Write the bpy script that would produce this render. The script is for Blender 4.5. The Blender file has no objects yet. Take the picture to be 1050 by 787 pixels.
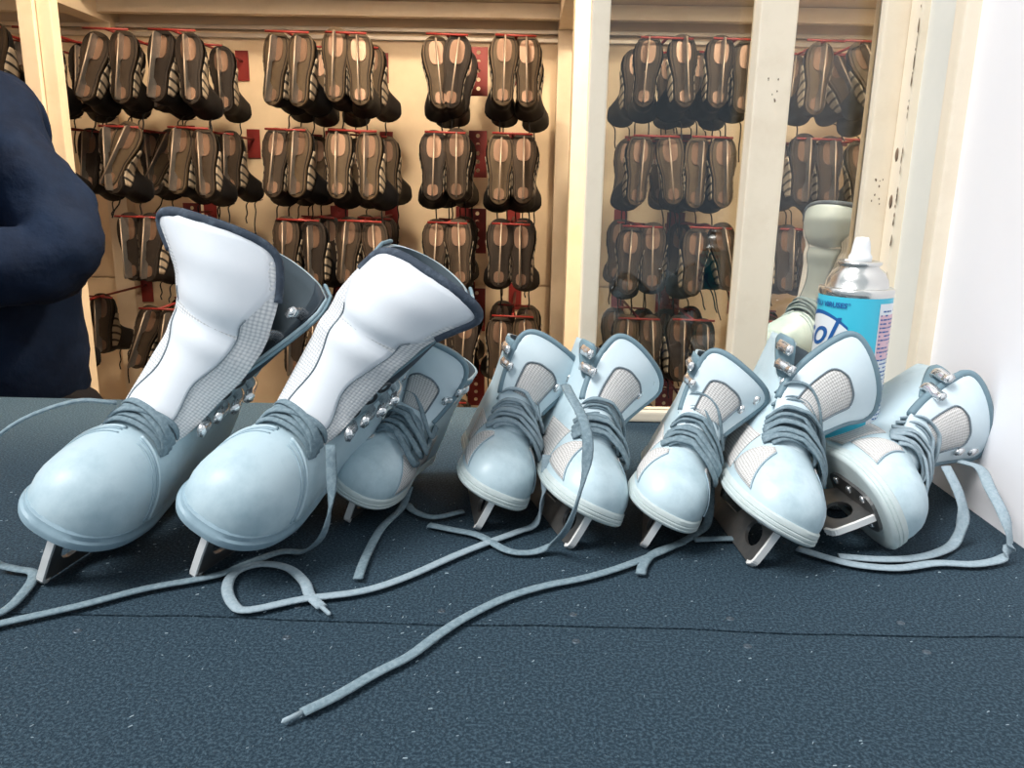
import bpy, bmesh, math, random
from mathutils import Vector, Matrix
random.seed(7)
PI = math.pi
scene = bpy.context.scene
COL = scene.collection

# ------------------------------------------------------------------ camera, sky, exposure
def make_camera():
    F, CX, CY = 820.0, 525.0, 393.5
    pitch = math.radians(13.8); roll = math.atan(63/3340.0); yaw = math.atan(10/820.0)
    fw = Vector((-math.sin(yaw)*math.cos(pitch), math.cos(yaw)*math.cos(pitch), -math.sin(pitch)))
    r = fw.cross(Vector((0, 0, 1))).normalized(); u = r.cross(fw)
    c, s = math.cos(roll), math.sin(roll)
    r2 = r*c + u*s; u2 = u*c - r*s
    cam = bpy.data.cameras.new('camera'); o = bpy.data.objects.new('camera', cam); COL.objects.link(o)
    M = Matrix((r2, u2, -fw)).transposed().to_4x4(); M.translation = Vector((0, 0, 0.30))
    o.matrix_world = M
    cam.sensor_width = 36; cam.lens = F/1050*36; cam.clip_start = 0.02; cam.clip_end = 60
    scene.camera = o
make_camera()

w = bpy.data.worlds.new('overcast_sky'); scene.world = w; w.use_nodes = True
nt = w.node_tree; bgn = nt.nodes['Background']
tc = nt.nodes.new('ShaderNodeTexCoord'); sp = nt.nodes.new('ShaderNodeSeparateXYZ'); rp = nt.nodes.new('ShaderNodeValToRGB')
nt.links.new(tc.outputs['Generated'], sp.inputs[0]); nt.links.new(sp.outputs['Z'], rp.inputs[0]); nt.links.new(rp.outputs[0], bgn.inputs[0])
rp.color_ramp.elements[0].position = 0.0; rp.color_ramp.elements[0].color = (0.74, 0.86, 0.97, 1)
rp.color_ramp.elements[1].position = 0.8; rp.color_ramp.elements[1].color = (0.88, 0.96, 1.0, 1)
bgn.inputs[1].default_value = 0.55
sun = bpy.data.lights.new('sun', 'SUN'); sun.energy = 3.2; sun.angle = math.radians(28); sun.color = (1.0, 0.99, 0.97)
so = bpy.data.objects.new('sun', sun); COL.objects.link(so)
so.rotation_euler = Vector((0.52, 0.30, -0.85)).to_track_quat('-Z', 'Y').to_euler()

vs = scene.view_settings
vs.view_transform = 'Standard'; vs.look = 'None'; vs.gamma = 1; vs.use_curve_mapping = False; vs.exposure = 0.15

# ------------------------------------------------------------------ materials
MAT = {}
def mat(name, col, rough=0.5, metal=0.0, noise=None, bump=None, spec=None):
    """noise=(scale, colour2, low, high) ; bump=(scale, strength, distance)"""
    m = bpy.data.materials.new(name); m.use_nodes = True
    n = m.node_tree; b = n.nodes['Principled BSDF']
    b.inputs['Base Color'].default_value = (*col, 1); b.inputs['Roughness'].default_value = rough; b.inputs['Metallic'].default_value = metal
    if spec is not None: b.inputs['Specular IOR Level'].default_value = spec
    t = n.nodes.new('ShaderNodeTexCoord')
    if noise:
        x = n.nodes.new('ShaderNodeTexNoise'); x.inputs['Scale'].default_value = noise[0]; x.inputs['Detail'].default_value = 6; x.inputs['Roughness'].default_value = .65
        r = n.nodes.new('ShaderNodeValToRGB'); r.color_ramp.elements[0].position = noise[2]; r.color_ramp.elements[1].position = noise[3]
        r.color_ramp.elements[0].color = (*col, 1); r.color_ramp.elements[1].color = (*noise[1], 1)
        n.links.new(t.outputs['Object'], x.inputs['Vector']); n.links.new(x.outputs['Fac'], r.inputs[0]); n.links.new(r.outputs[0], b.inputs['Base Color'])
    if bump:
        x = n.nodes.new('ShaderNodeTexNoise'); x.inputs['Scale'].default_value = bump[0]; x.inputs['Detail'].default_value = 4
        q = n.nodes.new('ShaderNodeBump'); q.inputs['Strength'].default_value = bump[1]; q.inputs['Distance'].default_value = bump[2]
        n.links.new(t.outputs['Object'], x.inputs['Vector']); n.links.new(x.outputs['Fac'], q.inputs['Height']); n.links.new(q.outputs[0], b.inputs['Normal'])
    MAT[name] = m; return m

def uv_weave(name, c1, c2, cell, rough=.8):
    m = mat(name, c1, rough); n = m.node_tree; b = n.nodes['Principled BSDF']
    uv = n.nodes.new('ShaderNodeUVMap'); 
    v = n.nodes.new('ShaderNodeTexVoronoi'); v.inputs['Scale'].default_value = 1/cell; v.inputs['Randomness'].default_value = 0.12
    r = n.nodes.new('ShaderNodeValToRGB'); r.color_ramp.elements[0].position = .22; r.color_ramp.elements[0].color = (*c1, 1)
    r.color_ramp.elements[1].position = .62; r.color_ramp.elements[1].color = (*c2, 1)
    q = n.nodes.new('ShaderNodeBump'); q.inputs['Strength'].default_value = .7; q.inputs['Distance'].default_value = .0008; q.invert = True
    n.links.new(uv.outputs[0], v.inputs['Vector']); n.links.new(v.outputs['Distance'], r.inputs[0]); n.links.new(r.outputs[0], b.inputs['Base Color'])
    n.links.new(v.outputs['Distance'], q.inputs['Height']); n.links.new(q.outputs[0], b.inputs['Normal'])
    return m

def uv_stripes(name, c1, c2, period, duty=.5, rough=.7, bump=0.0):
    m = mat(name, c1, rough); n = m.node_tree; b = n.nodes['Principled BSDF']
    uv = n.nodes.new('ShaderNodeUVMap'); s = n.nodes.new('ShaderNodeSeparateXYZ')
    d = n.nodes.new('ShaderNodeMath'); d.operation = 'DIVIDE'; d.inputs[1].default_value = period
    f = n.nodes.new('ShaderNodeMath'); f.operation = 'FRACT'
    r = n.nodes.new('ShaderNodeValToRGB'); r.color_ramp.elements[0].position = duty-.06; r.color_ramp.elements[0].color = (*c1, 1)
    r.color_ramp.elements[1].position = duty+.06; r.color_ramp.elements[1].color = (*c2, 1)
    n.links.new(uv.outputs[0], s.inputs[0]); n.links.new(s.outputs['X'], d.inputs[0]); n.links.new(d.outputs[0], f.inputs[0])
    n.links.new(f.outputs[0], r.inputs[0]); n.links.new(r.outputs[0], b.inputs['Base Color'])
    return m

mat('white_vinyl', (.58, .72, .78), .36, noise=(24, (.38, .52, .58), .47, .74), bump=(60, .08, .001))
mat('scuffed_leather', (.50, .63, .69), .42, noise=(15, (.30, .44, .51), .45, .72), bump=(45, .12, .0015))
mat('tongue_leather', (.86, .88, .92), .38, noise=(6, (.74, .80, .86), .4, .8), bump=(25, .08, .003))
mat('tongue_vinyl', (.70, .81, .86), .4, noise=(10, (.56, .70, .77), .4, .8))
mat('grey_trim', (.16, .25, .30), .55)
mat('navy_trim', (.035, .05, .075), .8, noise=(90, (.09, .12, .16), .5, .7), bump=(300, .4, .001))
mat('cuff_grey', (.17, .27, .32), .55, noise=(20, (.25, .36, .41), .4, .8), bump=(80, .2, .001))
mat('cuff_dark', (.02, .035, .05), .6, bump=(80, .2, .001))
mat('cuff_pale', (.36, .43, .46), .5)
mat('lining', (.05, .07, .085), .9)
mat('sole_rubber', (.60, .68, .68), .5, noise=(18, (.50, .56, .54), .45, .75))
mat('welt_rubber', (.30, .42, .49), .5, noise=(25, (.19, .28, .34), .4, .75))
mat('stitch', (.38, .50, .57), .8)
mat('dark_stitch', (.16, .20, .23), .8)
mat('steel_dark', (.17, .17, .17), .38, metal=.7, noise=(30, (.28, .26, .24), .4, .7))
mat('steel_bright', (.97, .96, .94), .3, metal=.12)
mat('chrome', (.85, .86, .87), .2, metal=.85)
mat('eyelet_dark', (.10, .11, .12), .3, metal=.8)
mat('lace_grey', (.16, .23, .27), .9, noise=(300, (.25, .33, .375), .4, .65), bump=(700, .6, .001))
mat('lace_light', (.34, .42, .47), .9, noise=(300, (.26, .34, .39), .4, .65), bump=(700, .6, .001))
uv_weave('mesh_fabric', (.80, .78, .76), (.42, .40, .39), .0026)
uv_weave('mesh_white', (.88, .88, .88), (.50, .52, .55), .0028)
mat('rubber_mat', (.011, .028, .045), .85, noise=(480, (.080, .132, .172), .45, .74), bump=(800, .8, .0012), spec=.3)
mat('plywood', (.36, .26, .16), .7, noise=(9, (.28, .19, .11), .4, .7))
mat('screw_zinc', (.10, .13, .16), .4, metal=.7)
mat('white_wall', (.97, .95, .97), .6, noise=(3, (.94, .92, .95), .4, .7), bump=(120, .06, .001))
mat('cream_paint', (.74, .62, .46), .5, noise=(12, (.66, .53, .37), .45, .8), bump=(50, .08, .001))
mat('cream_frame', (.95, .83, .66), .45, noise=(15, (.86, .73, .56), .5, .8), bump=(60, .1, .001))
mat('jamb_paint', (.84, .82, .75), .5, noise=(8, (.76, .75, .69), .4, .8))
mat('bare_wood', (.22, .15, .10), .9)
mat('back_panel', (.80, .64, .44), .6, noise=(5, (.68, .52, .34), .4, .8), bump=(30, .05, .002))
mat('interior_floor', (.12, .10, .09), .8)
mat('pavement', (.42, .43, .44), .9, noise=(8, (.36, .37, .38), .4, .7))
mat('red_paint', (.20, .014, .010), .5)
mat('rail_steel', (.60, .54, .46), .4, metal=.5)
mat('black_boot', (.005, .005, .006), .6, noise=(20, (.014, .013, .014), .4, .8), spec=.25)
mat('grey_boot', (.22, .21, .20), .6)
mat('plate_brass', (.17, .10, .065), .4, metal=.5)
mat('blade_worn', (.34, .27, .21), .4, metal=.4)
mat('jacket_navy', (.0030, .008, .024), .85, noise=(8, (.006, .016, .045), .4, .7), bump=(26, .5, .01), spec=.12)
mat('trousers_black', (.006, .006, .009), .85, bump=(30, .3, .01), spec=.2)
mat('skin', (.55, .36, .27), .5)
mat('hair_dark', (.02, .013, .01), .6)
mat('can_cyan', (.06, .58, .78), .32)
mat('can_white', (.86, .90, .93), .35)
mat('can_pink', (.80, .52, .60), .4)
mat('can_navy', (.02, .12, .38), .4)
mat('can_tin', (.72, .72, .70), .22, metal=.9)
mat('nozzle_white', (.90, .91, .92), .4)
for k, (a, b_) in enumerate([((.026, .017, .010), (.050, .033, .021)), ((.055, .037, .021), (.085, .059, .035)), ((.014, .010, .008), (.030, .021, .015))]):
    mat('sole_brown_%d' % k, a, .65, noise=(14, b_, .4, .7), spec=.2)
uv_stripes('striped_side', (.34, .28, .21), (.010, .009, .009), .021, .68)
g = mat('window_glass', (.9, .95, 1), .02); gb = g.node_tree.nodes['Principled BSDF']; gn_ = g.node_tree
tr = gn_.nodes.new('ShaderNodeBsdfTransparent'); tr.inputs[0].default_value = (.82, .86, .88, 1); gl = gn_.nodes.new('ShaderNodeBsdfGlossy'); gl.inputs['Roughness'].default_value = .03
mx = gn_.nodes.new('ShaderNodeMixShader'); fr = gn_.nodes.new('ShaderNodeFresnel'); fr.inputs[0].default_value = 1.6
gn_.links.new(fr.outputs[0], mx.inputs[0]); gn_.links.new(tr.outputs[0], mx.inputs[1]); gn_.links.new(gl.outputs[0], mx.inputs[2])
gn_.links.new(mx.outputs[0], gn_.nodes['Material Output'].inputs[0])
e = mat('lamp_glow', (1, .8, .55), .5); e.node_tree.nodes['Principled BSDF'].inputs['Emission Color'].default_value = (1, .78, .5, 1); e.node_tree.nodes['Principled BSDF'].inputs['Emission Strength'].default_value = 6

# ------------------------------------------------------------------ mesh helpers
def link(name, me, m=None, parent=None, mats=None, smooth=True):
    o = bpy.data.objects.new(name, me); COL.objects.link(o)
    for q in (mats or [m]): me.materials.append(MAT[q] if isinstance(q, str) else q)
    if smooth:
        for p in me.polygons: p.use_smooth = True
    if parent: o.parent = parent
    return o
def from_py(name, V, Fc, m, parent=None, smooth=True, uv=None, mats=None):
    me = bpy.data.meshes.new(name); me.from_pydata([tuple(v) for v in V], [], Fc)
    if uv:
        l = me.uv_layers.new(name='UVMap')
        for lp in me.loops: l.data[lp.index].uv = uv[lp.vertex_index]
    me.update()
    return link(name, me, m, parent, mats, smooth)
def empty(name, label, cat, loc=(0, 0, 0), rot=(0, 0, 0), group=None):
    o = bpy.data.objects.new(name, None); COL.objects.link(o); o.empty_display_size = .02
    o.location = loc; o.rotation_euler = rot; tag(o, label, cat, group); return o
def tag(o, label=None, cat=None, group=None, kind=None):
    if label: o['label'] = label
    if cat: o['category'] = cat
    if group: o['group'] = group
    if kind: o['kind'] = kind
    return o
def bm_box(bm, x0, x1, y0, y1, z0, z1, bev=0.0):
    b = bmesh.new()
    vs_ = [b.verts.new((x, y, z)) for x in (x0, x1) for y in (y0, y1) for z in (z0, z1)]
    for f in ((0, 1, 3, 2), (4, 6, 7, 5), (0, 4, 5, 1), (2, 3, 7, 6), (0, 2, 6, 4), (1, 5, 7, 3)): b.faces.new([vs_[i] for i in f])
    bmesh.ops.recalc_face_normals(b, faces=b.faces)
    if bev: bmesh.ops.bevel(b, geom=b.edges[:], offset=bev, segments=2, affect='EDGES', profile=.7)
    t = bpy.data.meshes.new('t'); b.to_mesh(t); b.free(); bm.from_mesh(t); bpy.data.meshes.remove(t)
def box(name, x0, x1, y0, y1, z0, z1, m, parent=None, bev=0.0):
    bm = bmesh.new(); bm_box(bm, x0, x1, y0, y1, z0, z1, bev)
    me = bpy.data.meshes.new(name); bm.to_mesh(me); bm.free()
    return link(name, me, m, parent, smooth=False)
def struct(o, label=None): o['kind'] = 'structure'; 
def lathe(name, prof, m, parent=None, n=40, loc=(0, 0, 0), axis=None):
    V, Fc = [], []
    for i, (r, z) in enumerate(prof):
        for j in range(n):
            a = 2*PI*j/n; V.append(Vector((r*math.cos(a), r*math.sin(a), z)))
    for i in range(len(prof)-1):
        for j in range(n): Fc.append((i*n+j, i*n+(j+1) % n, (i+1)*n+(j+1) % n, (i+1)*n+j))
    if prof[0][0] > 1e-6: Fc.append(tuple(reversed(range(n))))
    if prof[-1][0] > 1e-6: Fc.append(tuple((len(prof)-1)*n+j for j in range(n)))
    M = Matrix.Identity(3)
    if axis is not None: M = Vector((0, 0, 1)).rotation_difference(Vector(axis)).to_matrix()
    V = [M @ v + Vector(loc) for v in V]
    return from_py(name, V, Fc, m, parent)
def catmull(P, n=6):
    P = [Vector(p) for p in P]; Q = [2*P[0]-P[1]]+P+[2*P[-1]-P[-2]]; out = []
    for i in range(1, len(Q)-2):
        a, b, c, d = Q[i-1:i+3]
        for k in range(n):
            t = k/n; out.append(.5*((2*b)+(c-a)*t+(2*a-5*b+4*c-d)*t*t+(3*b-a-3*c+d)*t**3))
    out.append(P[-1]); return out
def sweep_into(V, Fc, P, N, wd, th, ns=8, closed_ends=True):
    """flattened tube along P with face normals N"""
    base = len(V); n = len(P)
    for i in range(n):
        t = (P[min(i+1, n-1)]-P[max(i-1, 0)]).normalized()
        nn = N[i] if isinstance(N, list) else N
        s = nn.cross(t)
        if s.length < 1e-5: s = Vector((1, 0, 0)).cross(t)
        s.normalize(); u = t.cross(s).normalized()
        wi = wd[i] if isinstance(wd, list) else wd
        ti = th[i] if isinstance(th, list) else th
        for k in range(ns):
            a = 2*PI*k/ns; V.append(P[i]+s*(wi*.5*math.cos(a))+u*(ti*.5*math.sin(a)))
    for i in range(n-1):
        for k in range(ns): Fc.append((base+i*ns+k, base+i*ns+(k+1) % ns, base+(i+1)*ns+(k+1) % ns, base+(i+1)*ns+k))
    if closed_ends:
        Fc.append(tuple(base+k for k in reversed(range(ns)))); Fc.append(tuple(base+(n-1)*ns+k for k in range(ns)))
def tube(name, P, r, m, parent=None, n=4, ns=6, N=Vector((0, 0, 1))):
    V, Fc = [], []; C = catmull(P, n) if n else [Vector(p) for p in P]
    sweep_into(V, Fc, C, N, 2*r, 2*r, ns); return from_py(name, V, Fc, m, parent)
def poly_extrude(name, loops, th, m, parent=None, xf=None, bevel=0.0):
    """loops in (x,z) -> plate of thickness th along local y, holes allowed"""
    cu = bpy.data.curves.new(name, 'CURVE'); cu.dimensions = '2D'; cu.fill_mode = 'BOTH'; cu.extrude = th/2; cu.bevel_depth = bevel
    for lp in loops:
        s = cu.splines.new('POLY'); s.points.add(len(lp)-1); s.use_cyclic_u = True
        for p, q in zip(s.points, lp): p.co = (q[0], q[1], 0, 1)
    o = bpy.data.objects.new('tmp', cu); COL.objects.link(o)
    dg = bpy.context.evaluated_depsgraph_get(); me = bpy.data.meshes.new_from_object(o.evaluated_get(dg))
    bpy.data.objects.remove(o); bpy.data.curves.remove(cu)
    for v in me.vertices: v.co = Vector((v.co.x, v.co.z, v.co.y))
    me.flip_normals(); me.name = name
    if xf: me.transform(xf)
    me.materials.clear()
    return link(name, me, m, parent, smooth=False)
def text_mesh(body, size, shear=0.0, offset=0.0):
    cu = bpy.data.curves.new('txt', 'FONT'); cu.body = body; cu.size = size; cu.shear = shear; cu.offset = offset; cu.resolution_u = 4
    o = bpy.data.objects.new('tmp', cu); COL.objects.link(o)
    dg = bpy.context.evaluated_depsgraph_get(); me = bpy.data.meshes.new_from_object(o.evaluated_get(dg))
    bpy.data.objects.remove(o); bpy.data.curves.remove(cu); me.materials.clear(); return me
def interp(x, xs, ys):
    if x <= xs[0]: return ys[0]
    for i in range(1, len(xs)):
        if x <= xs[i]:
            t = (x-xs[i-1])/(xs[i]-xs[i-1]); return ys[i-1]+(ys[i]-ys[i-1])*t
    return ys[-1]
def sinterp(x, xs, ys):
    """Catmull-Rom style smooth interpolation (monotone-ish)"""
    if x <= xs[0]: return ys[0]
    if x >= xs[-1]: return ys[-1]
    n = len(xs)
    for i in range(1, n):
        if x <= xs[i]:
            h = xs[i]-xs[i-1]; t = (x-xs[i-1])/h
            d = [(ys[k+1]-ys[k])/(xs[k+1]-xs[k]) for k in range(n-1)]
            def slope(k):
                if k == 0: return d[0]
                if k == n-1: return d[-1]
                if d[k-1]*d[k] <= 0: return 0
                return 2*d[k-1]*d[k]/(d[k-1]+d[k])
            m0, m1 = slope(i-1), slope(i)
            return (2*t**3-3*t*t+1)*ys[i-1]+(t**3-2*t*t+t)*h*m0+(-2*t**3+3*t*t)*ys[i]+(t**3-t*t)*h*m1

# ------------------------------------------------------------------ the booth and the counter
def build_setting():
    FZ = -1.0
    S = lambda n, *a, bev=0.0: tag(box(n, *a, bev=bev), kind='structure')
    S('floor', -2.4, 1.7, 1.08, 2.62, FZ-.05, FZ, 'interior_floor')
    tag(from_py('ground', [(-12, -14, FZ-.03), (12, -14, FZ-.03), (12, 1.0, FZ-.03), (-12, 1.0, FZ-.03)], [(0, 1, 2, 3)], 'pavement', smooth=False), kind='structure')
    S('ceiling', -2.4, 1.7, 1.0, 2.62, 1.45, 1.5, 'cream_paint')
    S('wall_left', -2.45, -2.4, 1.0, 2.62, FZ, 1.5, 'back_panel')
    S('wall_inner_right', 1.65, 1.7, 1.0, 2.62, FZ, 1.5, 'back_panel')
    wb = S('wall_back', -2.4, 1.65, 2.56, 2.62, FZ, 1.45, 'back_panel')
    # boards the back wall is lined with
    for x0, x1 in ((-2.4, -1.285), (-1.225, .085), (.145, 1.65)):
        for z0, z1 in ((-.96, -.005), (.0, .735)):
            box('wall_panel', x0, x1, 2.548, 2.56, z0, z1, 'back_panel', wb, .002)
    # uprights, header, shelf over the hanging skates
    for i, x in enumerate((-1.285, .085)): S('trim_%d' % (i+1), x, x+.06, 2.50, 2.559, FZ, .80, 'cream_paint', bev=.002)
    for i, x in enumerate((-1.285, .085)): S('trim_%d' % (i+3), x, x+.06, 2.10, 2.499, .745, .80, 'cream_paint', bev=.002)
    S('trim_5', -2.4, 1.65, 2.43, 2.46, .762, .802, 'cream_paint', bev=.002)
    S('trim_6', -2.4, 1.65, 2.29, 2.56, .803, .83, 'cream_paint')
    # posts of the rack, in front of the skates
    S('trim_7', -1.035, -1.003, 1.73, 1.76, FZ, .83, 'cream_paint', bev=.002)
    S('trim_8', -1.001, -.972, 1.74, 1.77, FZ, .83, 'cream_paint', bev=.002)
    S('trim_9', .098, .135, 1.86, 1.93, FZ, .80, 'cream_paint', bev=.002)
    # outside wall, reveal, jamb
    S('wall_right', .446, .52, .42, .862, FZ, 1.6, 'white_wall')
    S('wall_outer_right', .52, 3.5, .42, .50, FZ, 1.6, 'white_wall')
    S('trim_10', .430, .52, .862, .884, -.02, 1.6, 'cream_frame', bev=.004)
    S('trim_11', .440, .52, .884, .958, -.02, 1.6, 'jamb_paint')
    S('trim_12', .430, .52, .958, .985, -.02, 1.6, 'cream_frame', bev=.003)
    S('wall_front_above', -2.4, .52, 1.0, 1.08, .66, 1.6, 'white_wall')  # out of view; lower edge brought down to block lamp light from the counter
    S('wall_front_below', -2.4, 1.7, 1.0, 1.075, FZ, -.05, 'white_wall')
    S('wall_front_left', -2.4, -1.75, 1.0, 1.075, -.05, .66, 'white_wall')
    S('wall_front_right', .53, 1.7, 1.0, 1.075, -.05, 1.6, 'white_wall')
    # peeled paint along the frame strip: chips showing wood
    fr_ = bpy.data.objects['trim_12']
    rnd = random.Random(3)
    bm = bmesh.new()
    for k in range(46):
        z = rnd.uniform(.16, .60); hgt = rnd.uniform(.003, .016); wdt = rnd.uniform(.0006, .002)
        y = .9575+rnd.uniform(-.0005, .001)
        vs_ = [bm.verts.new((.4294, y+a*wdt, z+b*hgt)) for a, b in ((0, 0), (1, .2), (.8, .8), (.1, 1), (-.5, .5))]
        bm.faces.new(vs_)
    me = bpy.data.meshes.new('paint_chips'); bm.to_mesh(me); bm.free(); o = link('paint_chips', me, 'bare_wood', fr_, smooth=False)
    o['kind'] = 'stuff'
    for z in (.345, .292): 
        o = lathe('nail_hole', [(.0001, 0), (.004, 0), (.003, .0008), (.0001, .0004)], 'bare_wood', fr_, 12, (.4297, .972, z), (-1, 0, 0))
        o.data.transform(Matrix.Scale(2.0, 4, (0, 0, 1)), shape_keys=False); 
        for v in o.data.vertices: v.co.z -= z
    # window: two sliding sashes
    def sash(name, x0, x1, y, stl, str_):
        z0, z1 = .001, .659
        o = empty(name, None, None); o['kind'] = 'structure'
        box('stile', x0, x0+stl, y, y+.03, z0, z1, 'cream_frame', o, .003)
        box('stile', x1-str_, x1, y, y+.03, z0, z1, 'cream_frame', o, .003)
        box('rail', x0+stl, x1-str_, y, y+.03, z0, z0+.014, 'cream_frame', o, .003)
        box('rail', x0+stl, x1-str_, y, y+.03, z1-.05, z1, 'cream_frame', o, .003)
        box('pane', x0+stl-.004, x1-str_+.004, y+.012, y+.016, z0+.010, z1-.045, 'window_glass', o)
        return o
    w1 = sash('window_1', .262, .4385, .986, .043, .036)
    w2 = sash('window_2', .074, .30, 1.022, .022, .03)
    # chipped spots on the front sash
    bm = bmesh.new(); rnd = random.Random(5)
    for cx, cz, n, sp_ in ((.418, .30, 9, .012), (.283, .415, 7, .008)):
        for k in range(n):
            x = cx+rnd.uniform(-.006, .006); z = cz+rnd.uniform(-1, 1)*sp_*1.6; r = rnd.uniform(.0005, .0012)
            vs_ = [bm.verts.new((x+r*math.cos(a)*rnd.uniform(.6, 1.2), .9857, z+r*1.5*math.sin(a))) for a in [i*PI/3 for i in range(6)]]
            bm.faces.new(vs_)
    me = bpy.data.meshes.new('paint_chips'); bm.to_mesh(me); bm.free(); o = link('paint_chips', me, 'bare_wood', w1, smooth=False); o['kind'] = 'stuff'

def build_counter():
    c = empty('counter', 'service counter topped with dark blue-grey rubber matting', 'counter', (0, 0, -1.0))
    def cb(n, x0, x1, y0, y1, z0, z1, m, bev=0): return box(n, x0, x1, y0, y1, z0+1, z1+1, m, c, bev)
    cb('counter_top', -1.7, .445, .14, 1.078, -.045, -.0065, 'plywood')
    cb('front_panel', -1.7, .437, .18, .20, -1.0, -.046, 'white_wall')
    cb('side_panel', .40, .436, .201, .99, -1.0, -.046, 'white_wall')
    cb('side_panel', -1.7, -1.67, .201, .99, -1.0, -.046, 'white_wall')
    # two pieces of matting that meet in a slightly wavy seam
    def seam(x): return .5072+.0016*math.sin(x*21)+.0008*math.sin(x*55+1)
    n = 60
    for nm, fy0, fy1 in (('rubber_mat', lambda x: .14, lambda x: seam(x)-.0012), ('rubber_mat', lambda x: seam(x)+.0012, lambda x: 1.079)):
        V, Fc = [], []
        for i in range(n+1):
            x = -1.7+2.145*i/n
            V += [(x, fy0(x), 1.0), (x, fy1(x), 1.0), (x, fy0(x), .9935), (x, fy1(x), .9935)]
        for i in range(n):
            a, b = 4*i, 4*i+4
            Fc += [(a, b, b+1, a+1), (a+2, a+3, b+3, b+2), (a, a+2, b+2, b), (a+1, b+1, b+3, a+3)]
        Fc += [(0, 1, 3, 2), (4*n, 4*n+2, 4*n+3, 4*n+1)]
        from_py(nm, V, Fc, 'rubber_mat', c, smooth=False)
    for x, y in ((-.156, .4846), (-.0546, .5245), (-.0555, .4845), (.0412, .5242), (.0411, .489), (.1546, .524), (.1576, .4884), (.2774, .524), (.2779, .4868), (-.16, .526), (-.30, .486), (-.31, .527)):
        s = lathe('screw', [(.0001, .0002), (.0010, .0002), (.0013, .0006), (.0024, .0006), (.0029, .0002), (.0031, -.001)], 'screw_zinc', c, 14, (x, y, 1.0))
    # lint lying on the mat
    rnd = random.Random(11); V, Fc = [], []
    for k in range(900):
        x = rnd.uniform(-.6, .42); y = rnd.uniform(.35, .75); a = rnd.uniform(0, PI); l = rnd.uniform(.0008, .003); h = rnd.uniform(.0003, .0006)
        b = len(V); dx, dy = math.cos(a)*l/2, math.sin(a)*l/2
        V += [(x-dx, y-dy, 1.0002), (x+dx, y+dy, 1.0002), (x+dx*.8-dy*.35, y+dy*.8+dx*.35, 1.0002+h), (x-dx*.7-dy*.3, y-dy*.7+dx*.3, 1.0002+h)]
        Fc.append((b, b+1, b+2, b+3))
    o = from_py('lint', V, Fc, 'lace_light', c, smooth=False); o['kind'] = 'stuff'
    s = empty('inner_ledge', 'wooden ledge behind the sliding window glass', 'ledge', (0, 0, -.06))
    box('board', .32, .64, 1.081, 1.40, .035, .0595, 'plywood', s)
    for x in (.35, .56): box('bracket', x, x+.02, 1.081, 1.36, -.12, .0345, 'plywood', s)
build_setting()
build_counter()

# ------------------------------------------------------------------ the ice skates
def foot_half(x):
    b = sinterp(x, [0, .08, .2, .38, .55, .72, .85, 1], [.70, .71, .70, .70, .86, 1.0, 1.0, .97])
    t = min(max((1-x)/.28, 0), 1); b *= max(0, 1-(1-t)**2.8)**(1/2.4)
    t = min(max(x/.16, 0), 1); b *= max(0, 1-(1-t)**2)**.5
    return b

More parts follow.
